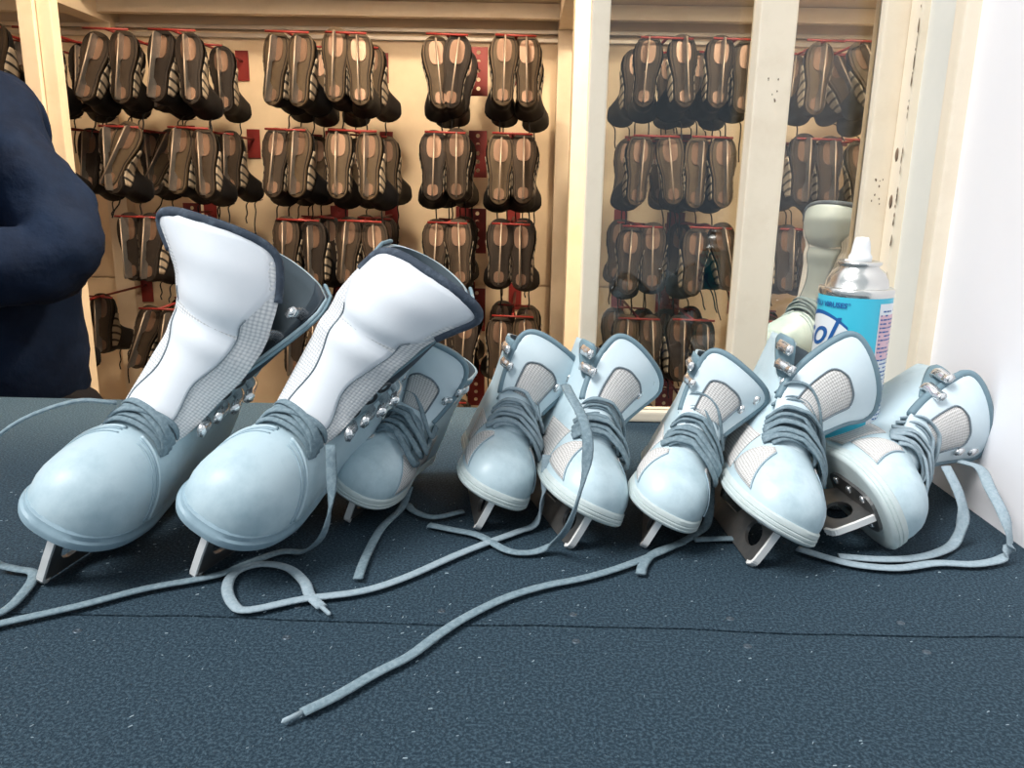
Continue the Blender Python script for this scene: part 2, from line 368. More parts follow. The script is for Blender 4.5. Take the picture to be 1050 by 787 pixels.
class Boot:
    """boot surface in metres: x heel 0 -> toe L, z up from the bottom of the blade, y across"""
    def __init__(s, L, kind, splay=.05, splay_l=None):
        s.shaft = .18; s.L, s.kind, s.splay = L, kind, splay; s.splay_l = splay if splay_l is None else splay_l
        if kind == 'A':
            s.zb, s.zs, s.W, s.bfx = .235, .27, .19, .93
            s.px = [0, .20, .30, .36, .39, .42, .46, .52, .60, .68, .76, .84, .90, .945, .975, 1.0]
            s.ph = [3., 2.2, 1.6, 1.12, .90, .70, .54, .42, .335, .285, .255, .228, .200, .165, .125, .07]
            s.ztop, s.zth = .92, .292
            s.gx = [.25, .31, .40, .60, .80, .95]; s.gy = [.0, .085, .105, .12, .135, .15]
        else:
            s.zb, s.zs, s.W, s.bfx = .20, .25, .195, .90
            s.px = [0, .20, .30, .36, .39, .42, .46, .52, .60, .68, .76, .84, .90, .945, .975, 1.0]
            s.ph = [3., 2.2, 1.6, 1.10, .88, .68, .52, .40, .315, .265, .232, .205, .180, .148, .11, .06]
            s.ztop, s.zth = .67, .262
            s.gx = [.25, .28, .36, .50, .65, .78]; s.gy = [.0, .045, .05, .065, .09, .11]
    def zt(s, x): return s.zs+sinterp(x, s.px, s.ph)
    def xf(s, z):
        lo, hi = .0, 1.0
        if z <= s.zt(1.0): return 1.0
        for _ in range(40):
            m = (lo+hi)/2
            if s.zt(m) > z: lo = m
            else: hi = m
        return (lo+hi)/2
    def xb(s, z): return sinterp(z-s.zs, [0, .1, .4, .7, 1.0], [.0, -.01, .035, .02, .0])
    def Y(s, x, z):
        r = (z-s.zs)/(s.zt(x)-s.zs); r = min(max(r, 0), 1)
        f = max(0, 1-r**2.5)**.5
        h = z-s.zs
        xb = s.xb(z); xn = (x-xb)/(1-xb)
        k = 1+.03*math.sin(min(r, .5)*2*PI*.5)+s.shaft*min(max((h-.35)/.5, 0), 1)
        return s.W*foot_half(min(max(xn, 0), 1))*f*k
    def D(s, p, side):
        """cuffs splay open towards the top; returns metres"""
        x, y, z = p
        t = (z-s.zs-.38)/(s.ztop-.38)
        if t > 0:
            k = min(max((x-.02)/.40, 0), 1.2)
            y = y+side*(s.splay if side > 0 else s.splay_l)*t**1.3*k
        return Vector((x, y, z))*s.L
    def P(s, x, a, side, off=0.0):
        """point on the arch over station x; a=0 sole edge, 1 ridge; off in L"""
        def q(x_, a_):
            a_ = min(max(a_, 0), 1); top = min(s.zt(x_), s.zs+s.ztop*1.25)
            r = math.sin(a_*PI/2)**.85
            z = s.zs+(s.zt(x_)-s.zs)*r
            return s.D((x_, side*s.Y(x_, z), z), side)
        p = q(x, a)
        if off:
            e = .012
            du = q(x+e, a)-q(x-e, a); dv = q(x, min(a+e*2, 1))-q(x, max(a-e*2, 0))
            n = du.cross(dv)
            if a > .97: n = Vector((du.z, 0, -du.x)) if du.x < 0 else Vector((-du.z, 0, du.x))
            n.normalize()
            if n.y*side < 0 and a < .9: n = -n
            if a >= .9 and n.z < 0 and n.x < .3: n = -n
            p = p+n*off*s.L
        return p
    def gap(s, z): return interp(z-s.zs, s.gx, s.gy)
    def ucut(s, z):
        if z-s.zs < s.zth: return 0.0
        xf, xb = s.xf(z), s.xb(z); g_ = s.gap(z); lo, hi = 0.0, 1.6
        for _ in range(30):
            m = (lo+hi)/2; x = xb+(xf-xb)*(1+math.cos(m))/2
            if s.Y(x, z) < g_: lo = m
            else: hi = m
        return lo
    def S(s, u, z, side):
        xf, xb = s.xf(z), s.xb(z); x = xb+(xf-xb)*(1+math.cos(u))/2
        return s.D((x, side*s.Y(x, z), z), side)
    def Soff(s, u, z, side, off):
        e = .02
        du = s.S(u+e, z, side)-s.S(u-e, z, side); dv = s.S(u, z+e, side)-s.S(u, z-e, side)
        n = du.cross(dv).normalized()
        if n.y*side < 0: n = -n
        return s.S(u, z, side)+n*off*s.L, n
    def body(s, parent, m):
        zs_ = [s.zs+.02*k for k in range(0, 3)]
        xs = [1-.36*k/22 for k in range(23)]
        zs_ += [s.zt(x) for x in xs if s.zt(x) > s.zs+.05]
        k = zs_[-1]; 
        top = s.zs+s.ztop; n = 14
        zs_ += [k+(top-k)*(i/n)**1.1 for i in range(1, n+1)]
        zs_ = sorted(set(round(z, 5) for z in zs_))
        m_ = 22; V, Fc = [], []
        for z in zs_:
            uc = s.ucut(z)
            row = [s.S(uc+(PI-uc)*(j/m_)**1.0, z, 1) for j in range(m_+1)]
            rowl = [s.S(uc+(PI-uc)*(j/m_)**1.0, z, -1) for j in range(m_)]
            V += row+rowl[::-1]
        c = 2*m_+1
        for i in range(len(zs_)-1):
            for j in range(c-1): Fc.append((i*c+j, i*c+j+1, (i+1)*c+j+1, (i+1)*c+j))
        me = bpy.data.meshes.new('boot_upper'); me.from_pydata(V, [], Fc)
        bm = bmesh.new(); bm.from_mesh(me); bmesh.ops.remove_doubles(bm, verts=bm.verts[:], dist=.0004); bmesh.ops.recalc_face_normals(bm, faces=bm.faces[:]); bm.normal_update()
        if sum(f.normal.y*f.calc_center_median().y for f in bm.faces) < 0: bmesh.ops.reverse_faces(bm, faces=bm.faces[:])
        bm.to_mesh(me); bm.free()
        o = link('boot_upper', me, None, parent, mats=[m, 'lining'])
        sd = o.modifiers.new('thickness', 'SOLIDIFY'); sd.thickness = .016*s.L; sd.offset = -1; sd.material_offset = 1; sd.material_offset_rim = 0
        return o
    def patch(s, name, fn, nu, nv, m, parent, th=.004, uvs=None):
        V, uv, Fc = [], [], []
        for i in range(nu+1):
            for j in range(nv+1):
                V.append(fn(i/nu, j/nv))
        for i in range(nu+1):
            for j in range(nv+1):
                # metric uv
                pu = sum((V[k*(nv+1)+j]-V[(k-1)*(nv+1)+j]).length for k in range(1, i+1)); pv = sum((V[i*(nv+1)+k]-V[i*(nv+1)+k-1]).length for k in range(1, j+1))
                uv.append((pu, pv))
        for i in range(nu):
            for j in range(nv): a = i*(nv+1)+j; Fc.append((a, a+1, a+nv+2, a+nv+1))
        o = from_py(name, V, Fc, m, parent, uv=uv)
        sd = o.modifiers.new('thickness', 'SOLIDIFY'); sd.thickness = th*s.L; sd.offset = 0
        return o
    def sole(s, parent, m, rings, wide=1.04):
        n = 44; V, Fc = [], []
        xs = [(1-math.cos(PI*i/n))/2 for i in range(n+1)]
        for z, off in rings:
            out = []
            for x in xs: out.append((.5+(x-.5)*(1.022+2*off), foot_half(x)*s.W*wide+off*min(1, foot_half(x)*3)))
            ring = [Vector((x, y, z)) for x, y in out]+[Vector((x, -y, z)) for x, y in out[-2:0:-1]]
            V += [v*s.L for v in ring]
        c = 2*n
        for i in range(len(rings)-1):
            for j in range(c): Fc.append((i*c+j, i*c+(j+1) % c, (i+1)*c+(j+1) % c, (i+1)*c+j))
        Fc.append(tuple(reversed(range(c)))); Fc.append(tuple((len(rings)-1)*c+j for j in range(c)))
        me = bpy.data.meshes.new('sole'); me.from_pydata(V, [], Fc)
        bm = bmesh.new(); bm.from_mesh(me); bmesh.ops.remove_doubles(bm, verts=bm.verts[:], dist=.0001); bmesh.ops.recalc_face_normals(bm, faces=bm.faces[:]); bm.to_mesh(me); bm.free()
        o = link('sole', me, m, parent)
        md = o.modifiers.new('es', 'EDGE_SPLIT'); md.split_angle = math.radians(38)
        return o
    def blade(s, parent):
        L, zb, bx = s.L, s.zb, s.bfx
        def arc(cx, cz, rx, rz, n=14, rot=0):
            return [(cx+rx*math.cos(2*PI*i/n)*math.cos(rot)-rz*math.sin(2*PI*i/n)*math.sin(rot), cz+rx*math.cos(2*PI*i/n)*math.sin(rot)+rz*math.sin(2*PI*i/n)*math.cos(rot)) for i in range(n)]
        zt = zb-.012
        outer = [(-.01, .012), (.02, .0), (bx-.06, .0), (bx-.03, .004), (bx-.012, .012), (bx, .03), (bx+.012, zt*.55), (bx+.02, zt), (.60, zt), (.54, zt*.55), (.30, zt*.5), (.24, zt), (.02, zt), (.0, zt*.6)]
        holes = [arc(bx-.13, zt*.56, .075, zt*.29), arc(.12, zt*.55, .06, zt*.26)]
        sc = lambda lp: [(x*L, z*L) for x, z in lp]
        holder = poly_extrude('blade', [sc(outer)]+[sc(h) for h in holes], .0032, 'steel_dark', parent)
        # ground bright front edge with the pick teeth
        path = [(bx+.020, zt), (bx+.0125, zt*.55), (bx+.001, .03), (bx-.010, .012), (bx-.03, .0035), (bx-.05, -.0003)]
        V, Fc = [], []
        pts = [Vector((x*L, 0, z*L)) for x, z in path]
        for i, p in enumerate(pts):
            t = (pts[min(i+1, len(pts)-1)]-pts[max(i-1, 0)]).normalized(); nrm = Vector((-t.z, 0, t.x))
            if nrm.x < 0 and i < 3: nrm = -nrm
            if i >= 3: nrm = Vector((abs(nrm.x), 0, -abs(nrm.z)))
            hw_ = .0028 if i < 5 else .0018
            for a, b in ((-1, .0012), (1, .0012), (1, -.0016), (-1, -.0016)): V.append(p+nrm*b+Vector((0, a*hw_, 0)))
        for i in range(len(pts)-1):
            for k in range(4): Fc.append((4*i+k, 4*i+(k+1) % 4, 4*i+4+(k+1) % 4, 4*i+4+k))
        Fc += [(0, 3, 2, 1), (4*len(pts)-4, 4*len(pts)-3, 4*len(pts)-2, 4*len(pts)-1)]
        run = from_py('runner', V, Fc, 'steel_bright', holder, smooth=False)
        for k in range(4):
            x = bx-.002-.011*k; z = .026-.008*k if k < 3 else .004
            poly_extrude('pick_tooth', [[((x-.005)*L, z*L), ((x+.005)*L, z*L), ((x+.006)*L, (z-.012)*L)]], .0052, 'steel_bright', holder)
        # sole plates with rivets
        for x0, x1, wd in ((.56, bx+.035, .10), (.0, .26, .085)):
            n = 28; lp = []
            for i in range(n):
                a = 2*PI*i/n; c_, s_ = math.cos(a), math.sin(a)
                lp.append(((x0+x1)/2*L+(x1-x0)/2*L*math.copysign(abs(c_)**.6, c_), wd*L*math.copysign(abs(s_)**.6, s_)))
            V = [Vector((x, y, (zb-.014)*L)) for x, y in lp]+[Vector((x, y, (zb+.002)*L)) for x, y in lp]
            Fc = [tuple(reversed(range(n))), tuple(range(n, 2*n))]+[(i, (i+1) % n, n+(i+1) % n, n+i) for i in range(n)]
            pl = from_py('sole_plate', V, Fc, 'steel_dark', parent, smooth=False)
            for fx in (.2, .5, .8):
                for sy in (-1, 1):
                    lathe('rivet', [(.010*L, 0), (.019*L, -.001*L), (.014*L, -.009*L), (.0001, -.012*L)][::-1], 'chrome', pl, 12, (((x0+(x1-x0)*fx)*L), sy*wd*.62*L, (zb-.013)*L))

def tongue(bt, parent, ctrl, m_main, extra, th=.03, round_top=.16, curve=.22, flare=0.0, folds=0.0, orth=1.0, nv=34, nw=14):
    """ctrl: list of (x, y, z, half width, twist deg) in L. Returns surface function"""
    L = bt.L
    ks = [i/(len(ctrl)-1) for i in range(len(ctrl))]
    comp = [[c[k] for c in ctrl] for k in range(5)]
    def cr(k, v):
        # cubic through control values
        n = len(ks)-1; t = min(max(v, 0), 1)*n; i = min(int(t), n-1); f = t-i
        y = comp[k]; a = y[i-1] if i > 0 else 2*y[0]-y[1]; b, c = y[i], y[i+1]; d = y[i+2] if i+2 <= n else 2*y[n]-y[n-1]
        return .5*(2*b+(c-a)*f+(2*a-5*b+4*c-d)*f*f+(3*b-a-3*c+d)*f**3)
    def surf(v, w_, off=0.0):
        c = Vector((cr(0, v), cr(1, v), cr(2, v))); c2 = Vector((cr(0, min(v+.02, 1)), cr(1, min(v+.02, 1)), cr(2, min(v+.02, 1)))); c1 = Vector((cr(0, max(v-.02, 0)), cr(1, max(v-.02, 0)), cr(2, max(v-.02, 0))))
        t = (c2-c1).normalized(); tw = math.radians(cr(4, v))
        lat = Vector((0, 1, 0)); lat = (lat-t*lat.dot(t)*orth).normalized()
        nrm = lat.cross(t).normalized()          # front side
        if nrm.x < 0 and abs(nrm.x) > .05: nrm = -nrm
        elif abs(nrm.x) <= .05 and nrm.z < 0: nrm = -nrm
        lat2 = lat*math.cos(tw)+nrm*math.sin(tw); n2 = nrm*math.cos(tw)-lat*math.sin(tw)
        hw_ = cr(3, v)
        if v > 1-round_top:
            q = (v-(1-round_top))/round_top; hw_ *= max(0.0, 1-q**3.2)**(1/2.6)*.999+.001
        bulge = .035*(1-w_*w_)*min(1, (1-v)*8)*min(1, v*5)
        fl = flare*max(0, (v-.72)/.28)**1.5
        if folds: fl += folds*(math.sin((v-.52)*34)*math.exp(-((v-.64)/.10)**2)+.5*math.sin(w_*2.4+v*9)*max(0, v-.5))
        p = c+lat2*(w_*hw_)+n2*(-curve*(w_*hw_)**2/.2+bulge+fl+off)
        return p*L
    def grid(name, vf, wf, off, m, par, nv_, nw_, th_):
        V, uv, Fc = [], [], []
        for i in range(nv_+1):
            for j in range(nw_+1):
                v = vf(i/nv_, j/nw_); w_ = wf(i/nv_, j/nw_)
                V.append(surf(v, w_, off)); uv.append((v*L*1.0, w_*L*.17))
        for i in range(nv_):
            for j in range(nw_): a = i*(nw_+1)+j; Fc.append((a, a+nw_+1, a+nw_+2, a+1))
        o = from_py(name, V, Fc, m, par, uv=uv)
        sd = o.modifiers.new('thickness', 'SOLIDIFY'); sd.thickness = th_*L; sd.offset = 0
        return o
    def vmap(i): return i if i < .6 else .6+.4*(1-(1-(i-.6)/.4)**2.4)
    tg = grid('tongue', lambda a, b: vmap(a), lambda a, b: b*2-1, 0, m_main, parent, nv, nw, th)
    extra(tg, surf, grid)
    return tg

def lace_path(bt, seq, n=6):
    """seq of (x, a, side, off) on the boot -> points and normals"""
    pts = [bt.P(*q) for q in seq]
    C = catmull(pts, n); ctr = Vector((.45*bt.L, 0, (bt.zs+.12)*bt.L)); N = []
    for p in C:
        d = Vector(((p.x-ctr.x)*.35, p.y, p.z-ctr.z)); N.append(d.normalized())
    return C, N

def arch_strand(bt, xl, xr, off, a0):
    seq = []
    for i in range(13):
        t = i/12; a = 1-abs(2*t-1)*(1-a0); e_ = min(1, (1-abs(2*t-1))*5)
        seq.append((xl+(xr-xl)*t, min(a, .955), -1 if t < .5 else 1, .004+(off-.004)*e_))
    seq[6] = (seq[6][0], .995, 1, off)
    pts = [bt.P(*q) for q in seq]
    # soften the crest
    for _ in range(3): pts = [pts[0]]+[(pts[i-1]+pts[i]*2+pts[i+1])/4 for i in range(1, 12)]+[pts[12]]
    C = catmull(pts, 3); ctr = Vector((.45*bt.L, 0, (bt.zs+.08)*bt.L))
    return C, [Vector(((p.x-ctr.x)*.4, p.y, p.z-ctr.z)).normalized() for p in C]
def hook(bt, parent, name, u, z, side, big=1.0, sgn=1):
    p, n = bt.Soff(u, z, side, .010 if sgn > 0 else -.023); n = n*sgn
    k = .0022*big*(bt.L/.2); V, Fc = [], []
    # base rivet + curled hook
    t = (bt.S(u+.05, z, side)-bt.S(u, z, side)).normalized(); 
    prof = [p+t*(k*1.6)+n*(-.3*k), p+t*(k*1.2)+n*(.9*k), p+n*(1.7*k)-t*(.2*k), p-t*(1.6*k)+n*(2.1*k), p-t*(2.8*k)+n*(3.0*k)]
    sweep_into(V, Fc, catmull(prof, 3), t.cross(n), k*1.5, k*2.4, 6)
    o = from_py(name, V, Fc, 'chrome', parent)
    return o
def eyelet(bt, parent, u, z, side, m):
    p, n = bt.Soff(u, z, side, .010)
    r = .0062*(bt.L/.2)
    return lathe('eyelet', [(r*.42, -.0006), (r*.5, .0006), (r*.8, .0010), (r, .0002), (r, -.001)], m, parent, 14, p, n)

def lace_mesh(name, strands, m, parent, wd, th):
    V, Fc = [], []
    for C, N, *k in strands: sweep_into(V, Fc, C, N, wd*(k[0] if k else 1), th, 8)
    return from_py(name, V, Fc, m, parent)

def pose(o, bt, X, Y, yaw, rl, z=0.0):
    z += .0022
    """toe towards the viewer; top leans to +x by rl; origin of the empty = front end of the blade on the counter"""
    yaw, rl = math.radians(yaw), math.radians(rl)
    f = Vector((math.sin(yaw), -math.cos(yaw), 0)); l = Vector((0, 0, 1)).cross(f); up = Vector((0, 0, 1))
    u2 = up*math.cos(rl)+l*math.sin(rl); l2 = l*math.cos(rl)-up*math.sin(rl)
    M = Matrix((f, l2, u2)).transposed().to_4x4()
    off = M.to_3x3() @ Vector((bt.bfx*bt.L, 0, 0))
    M.translation = Vector((X, Y, z))-off
    o.matrix_world = M
    return M

def world_lace(M, pts, n=5):
    """counter points (world) -> boot space points and normals"""
    Mi = M.inverted(); C = catmull(pts, n); up = Mi.to_3x3() @ Vector((0, 0, 1))
    return [Mi @ c for c in C], [up.copy() for c in C], 1.22

def small_skate(label, L, X, Y, yaw, rl, tng=None, seed=0, lace='lace_grey', splay=.06, wraps=7, wrap_a=.45, world=(), z=0.0, ends=()):
    rnd = random.Random(seed)
    bt = Boot(L, 'B', splay)
    o = empty('ice_skate', label, 'ice skate', group='small skates lined up on the counter')
    M = pose(o, bt, X, Y, yaw, rl, z)
    up = bt.body(o, 'white_vinyl')
    bt.sole(o, 'sole_rubber', [(bt.zb, -.012), (bt.zb+.004, -.002), (bt.zb+.014, .004), (bt.zb+.019, .004), (bt.zb+.0225, -.001), (bt.zb+.026, .003), (bt.zb+.036, .003), (bt.zb+.040, -.002), (bt.zb+.044, .001), (bt.zb+.062, -.001), (bt.zb+.070, -.008)])
    bt.blade(o)
    for side in (-1, 1):
        # mesh panel behind the toe cap
        def fm(a, b, side=side):
            x0, x1 = .60+.10*b, .86-.13*b
            return bt.P(x0+(x1-x0)*a, .10+.56*b, side, .0035)
        mp = bt.patch('mesh_panel', fm, 10, 10, 'mesh_fabric', o, .003)
        bt_edge = [bt.P(.865-.13*b, .10+.56*b, side, .004) for b in [i/10 for i in range(11)]]
        tube('stitching', bt_edge, .0006, 'stitch', mp, 3, 5)
        # quarter mesh towards the heel
        def fq(a, b, side=side):
            x_ = .30+.28*a; z_ = bt.zs+.035+.20*b
            return bt.D((x_, side*(bt.Y(x_, z_)+.003), z_), side)
        bt.patch('side_panel', fq, 8, 8, 'mesh_fabric', o, .003)
        # eyestay: light part over the instep, dark cuff above
        zA, zB, zC = bt.zs+bt.zth+.012, bt.zs+.50, bt.zs+bt.ztop+.01
        def fe(a, b, side=side):
            z_ = zA+(zB-zA)*a; uc = bt.ucut(z_)
            return bt.Soff(uc-.01+(.26+.10*a)*b, z_, side, .004)[0]
        es = bt.patch('eyestay', fe, 16, 6, 'white_vinyl', o, .006)
        tube('stitching', [fe(i/10, .86)+bt.Soff(bt.ucut(zA+(zB-zA)*i/10)+.25, zA+(zB-zA)*i/10, side, 1)[1]*.0006 for i in range(11)], .0006, 'stitch', es, 3, 5)
        for k in range(5):
            z_ = zA+(zB-zA)*(.06+.88*k/4); eyelet(bt, es, bt.ucut(z_)+.12, z_, side, 'chrome')
        def fc(a, b, side=side):
            z_ = zB+(zC-zB)*a; uc = bt.ucut(z_); rz = max(0, 1-(max(0, a-.75)/.25)**2.5)
            return bt.Soff(uc-.02+(.42+.55*a)*b*(.6+.4*rz)+(1-rz)*.08, z_, side, .005)[0]
        cf = bt.patch('cuff', fc, 12, 8, 'cuff_grey', o, .010)
        tube('stitching', [fc(i/10, .12) for i in range(10)], .0008, 'stitch', cf, 3, 5)
        for k in range(2): hook(bt, cf, 'hook', bt.ucut(zB+(zC-zB)*(.28+.45*k))+.22, zB+(zC-zB)*(.28+.45*k), side, 2.1)
    t0 = tng or {}
    ty, tz, tx, tw = t0.get('y', .04), t0.get('z', 1.02), t0.get('x', .47), t0.get('w', .215)
    twist = t0.get('tw', 0)
    ctrl = [(.70, 0, bt.zt(.70)-.035, .05, 0), (.61, 0, bt.zt(.61)-.028, .08, 0), (.535, 0, bt.zt(.535)-.012, .12, 0), (.495, ty*.15, bt.zs+.47, .155, twist*.3), (.475*.6+tx*.4, ty*.5, bt.zs+.60, .19, twist*.7), (tx, ty, tz, tw, twist)]
    def ex(tg, surf, grid):
        tube('piping', [surf(.45+.55*(1-(1-i/30)**2.4), -1, .006) for i in range(30)]+[surf(.45+.55*(1-(1-i/30)**2.4), 1, .006) for i in range(30, -1, -1)], .021*L, 'grey_trim', tg, 2, 6)
        def wf(a, b): return (b*2-1)*(.56*(1-max(0, (a-.72)/.28)**3*.55))
        g_ = grid('mesh_window', lambda a, b: .50+.33*a, wf, .018, 'mesh_fabric', tg, 14, 8, .004)
        loop = [surf(.50+.33*a, -.56*(1-max(0, (a-.72)/.28)**3*.55), .0215) for a in [i/14 for i in range(15)]]+[surf(.835, -.25+.5*i/4, .0215) for i in range(1, 4)]+[surf(.50+.33*(1-a), .56*(1-max(0, (1-a-.72)/.28)**3*.55), .0215) for a in [i/14 for i in range(15)]]
        tube('stitching', loop, .0009, 'dark_stitch', tg, 2, 5)
    tongue(bt, o, ctrl, 'tongue_vinyl', ex, th=.035)
    # laces: rungs between the eyelets, then turns round the instep gathered on one side
    st = []
    zA, zB = bt.zs+bt.zth+.012, bt.zs+.50
    for k in range(4):
        z0_ = zA+(zB-zA)*(.04+.70*k/3); z1_ = zA+(zB-zA)*(.06+.88*min(k+.5, 4)/4)
        xx = bt.xf(z0_)
        st.append(arch_strand(bt, xx+.012, xx+.012, .030, .62)); st.append(arch_strand(bt, xx-.012, xx+.018, .042, .62))
    for k in range(wraps):
        f = k/max(1, wraps-1); xl = .66-.19*f+rnd.uniform(-.01, .01); xr = .70-.20*f+rnd.uniform(-.015, .015); o_ = .030+.012*(k % 3)+rnd.uniform(0, .006)
        st.append(lace_path(bt, [(xl-.02, .50, -1, .012), (xl-.01, .72, -1, o_), (xl, .95, -1, o_+.008), ((xl+xr)/2, .95, 1, o_+.012), (xr+.01, .72, 1, o_+.006), (xr, wrap_a+rnd.uniform(-.06, .06), 1, o_), (xr-.09, wrap_a-.16, 1, .012)]))
    for wp in world: st.append(world_lace(M, wp))
    lc = lace_mesh('laces', st, lace, o, .0078*(L/.185), .0030)
    lc['label'] = 'grey-blue woven laces wound round the instep'
    for p, d in ends:
        Mi = M.inverted(); a, b = Mi @ Vector(p), Mi @ (Vector(p)+Vector(d).normalized()*.014)
        lathe('aglet', [(.0001, 0), (.0017, 0), (.0016, .012), (.0001, .0135)], 'lace_light', lc, 10, a, (b-a))
    return o, bt, M

def large_skate(label, L, X, Y, yaw, rl, ctrl, seed=0, splay=.06, world=(), z=0.0, group='large skates with long tongues pulled out', cuffm='cuff_dark', flare=0.0, ends=(), trim=True, topcurve=.30, splay_l=-.02, tmat='tongue_leather', asym=(1, 1), orth=1.0):
    rnd = random.Random(seed)
    bt = Boot(L, 'A', splay, splay_l)
    o = empty('ice_skate', label, 'ice skate', group=group)
    M = pose(o, bt, X, Y, yaw, rl, z)
    bt.body(o, 'scuffed_leather')
    bt.sole(o, 'welt_rubber', [(bt.zb, -.02), (bt.zb+.006, -.004), (bt.zb+.012, .003), (bt.zb+.030, .006), (bt.zb+.040, .005), (bt.zb+.047, -.001), (bt.zb+.062, -.003), (bt.zb+.070, -.012)], 1.03)
    bt.blade(o)
    for side in (-1, 1):
        for d in (0, .018):
            tube('stitching', [bt.P(.70-.02*(1-b)+d+.08*(1-b)**1.5, .08+.80*b, side, .0015) for b in [i/12 for i in range(13)]], .0007, 'stitch', o, 2, 5)
        tube('seam_ridge', [bt.P(.688+.08*(1-b)**1.5-.02*(1-b), .07+.83*b, side, .001) for b in [i/12 for i in range(13)]], .0016, 'scuffed_leather', o, 2, 6)
        zA, zB, zC = bt.zs+bt.zth+.012, bt.zs+.52, bt.zs+bt.ztop+.012
        def fe(a, b, side=side):
            z_ = zA+(zB-zA)*a; uc = bt.ucut(z_)
            return bt.Soff(uc-.012+(.46+.12*a)*b, z_, side, .004)[0]
        es = bt.patch('eyestay', fe, 16, 8, 'white_vinyl', o, .008)
        tube('stitching', [bt.Soff(bt.ucut(zA+(zB-zA)*i/10)+.42+.10*i/10, zA+(zB-zA)*i/10, side, .0085)[0] for i in range(11)], .0006, 'stitch', es, 3, 5)
        for k in range(4):
            z_ = zA+(zB-zA)*(.08+.84*k/3); eyelet(bt, es, bt.ucut(z_)+.15, z_, side, 'eyelet_dark')
            if side > 0: hook(bt, es, 'hook', bt.ucut(z_)+.36, z_, side, 2.0)
        def fc(a, b, side=side):
            z_ = zB+(zC-zB)*a; uc = bt.ucut(z_); rz = max(0, 1-(max(0, a-.8)/.2)**2.5)
            return bt.Soff(uc-.02+(.36+.40*a)*b*(.7+.3*rz)+(1-rz)*.06, z_, side, .005)[0]
        cf = bt.patch('cuff', fc, 14, 8, cuffm, o, .012)
        tube('cuff_piping', [fc(i/14, 0) for i in range(15)]+[fc(1, i/8) for i in range(1, 9)], .0016, 'cuff_grey', cf, 2, 6)
        if side > 0:        # the dark inner face of the opened cuff carries the lace hooks
            def fi(a, b, side=side):
                z_ = zB+(zC-.01-zB)*a; return bt.Soff(bt.ucut(z_)+.02+.75*b, z_, side, -.020)[0]
            ci = bt.patch('inner_cuff', fi, 12, 8, 'cuff_dark', o, .004)
            for k in range(3): hook(bt, ci, 'hook', bt.ucut(zB+(zC-zB)*(.12+.30*k))+.16, zB+(zC-zB)*(.12+.30*k), side, 2.0, -1)
    # rim of the toe cap where the throat starts
    def ex(tg, surf, grid):
        def edge(v): return .60+.10*math.sin(v*9.5+.6)-.05*math.sin(v*19)+(.40*max(0, (v-.70)/.12) if v > .70 else 0)
        def wf(a, b):
            v = .04+.95*a; ws = b*2-1; return ws*min(.985, edge(v)*(asym[0] if ws < 0 else asym[1]))
        lp = grid('leather_panel', lambda a, b: .04+.95*a, wf, .017, tmat, tg, 40, 12, .006)
        for sg in (-1, 1):
            tube('stitching', [surf(.04+.95*i/40, sg*min(.985, edge(.04+.95*i/40)*(asym[0] if sg < 0 else asym[1])), .0215) for i in range(30)], .0007, 'dark_stitch', tg, 2, 5)
        if trim:
            trim_v = .80
            tube('top_trim', [surf(.86+.14*(1-(1-i/22)**2.4), -1, .004) for i in range(22)]+[surf(trim_v+(1-trim_v)*(1-(1-i/22)**2.4), 1, .004) for i in range(22, -1, -1)], .021*L, 'navy_trim', tg, 2, 8)
    tongue(bt, o, ctrl, 'mesh_white', ex, th=.03, round_top=.10, flare=flare, folds=.014, orth=orth, nv=44, nw=16, curve=topcurve)
    st = []
    zA, zB = bt.zs+bt.zth+.012, bt.zs+.52
    zk = [zA+(zB-zA)*(.08+.84*k/3) for k in range(4)]
    for xl, xr, off in ((.665, .665, .022), (.645, .650, .030), (.600, .660, .040), (.625, .615, .034), (.590, .640, .050), (.655, .585, .044)):
        st.append(arch_strand(bt, xl, xr, off, .58))
    for wp in world: st.append(world_lace(M, wp) if not isinstance(wp, tuple) else lace_path(bt, wp[1]))
    lc = lace_mesh('laces', st, 'lace_grey', o, .0075*(L/.235), .003)
    for p, d in ends:
        Mi = M.inverted(); a, b = Mi @ Vector(p), Mi @ (Vector(p)+Vector(d).normalized()*.014)
        lathe('aglet', [(.0001, 0), (.0017, 0), (.0016, .012), (.0001, .0135)], 'lace_light', lc, 10, a, (b-a))
    return o, bt, M

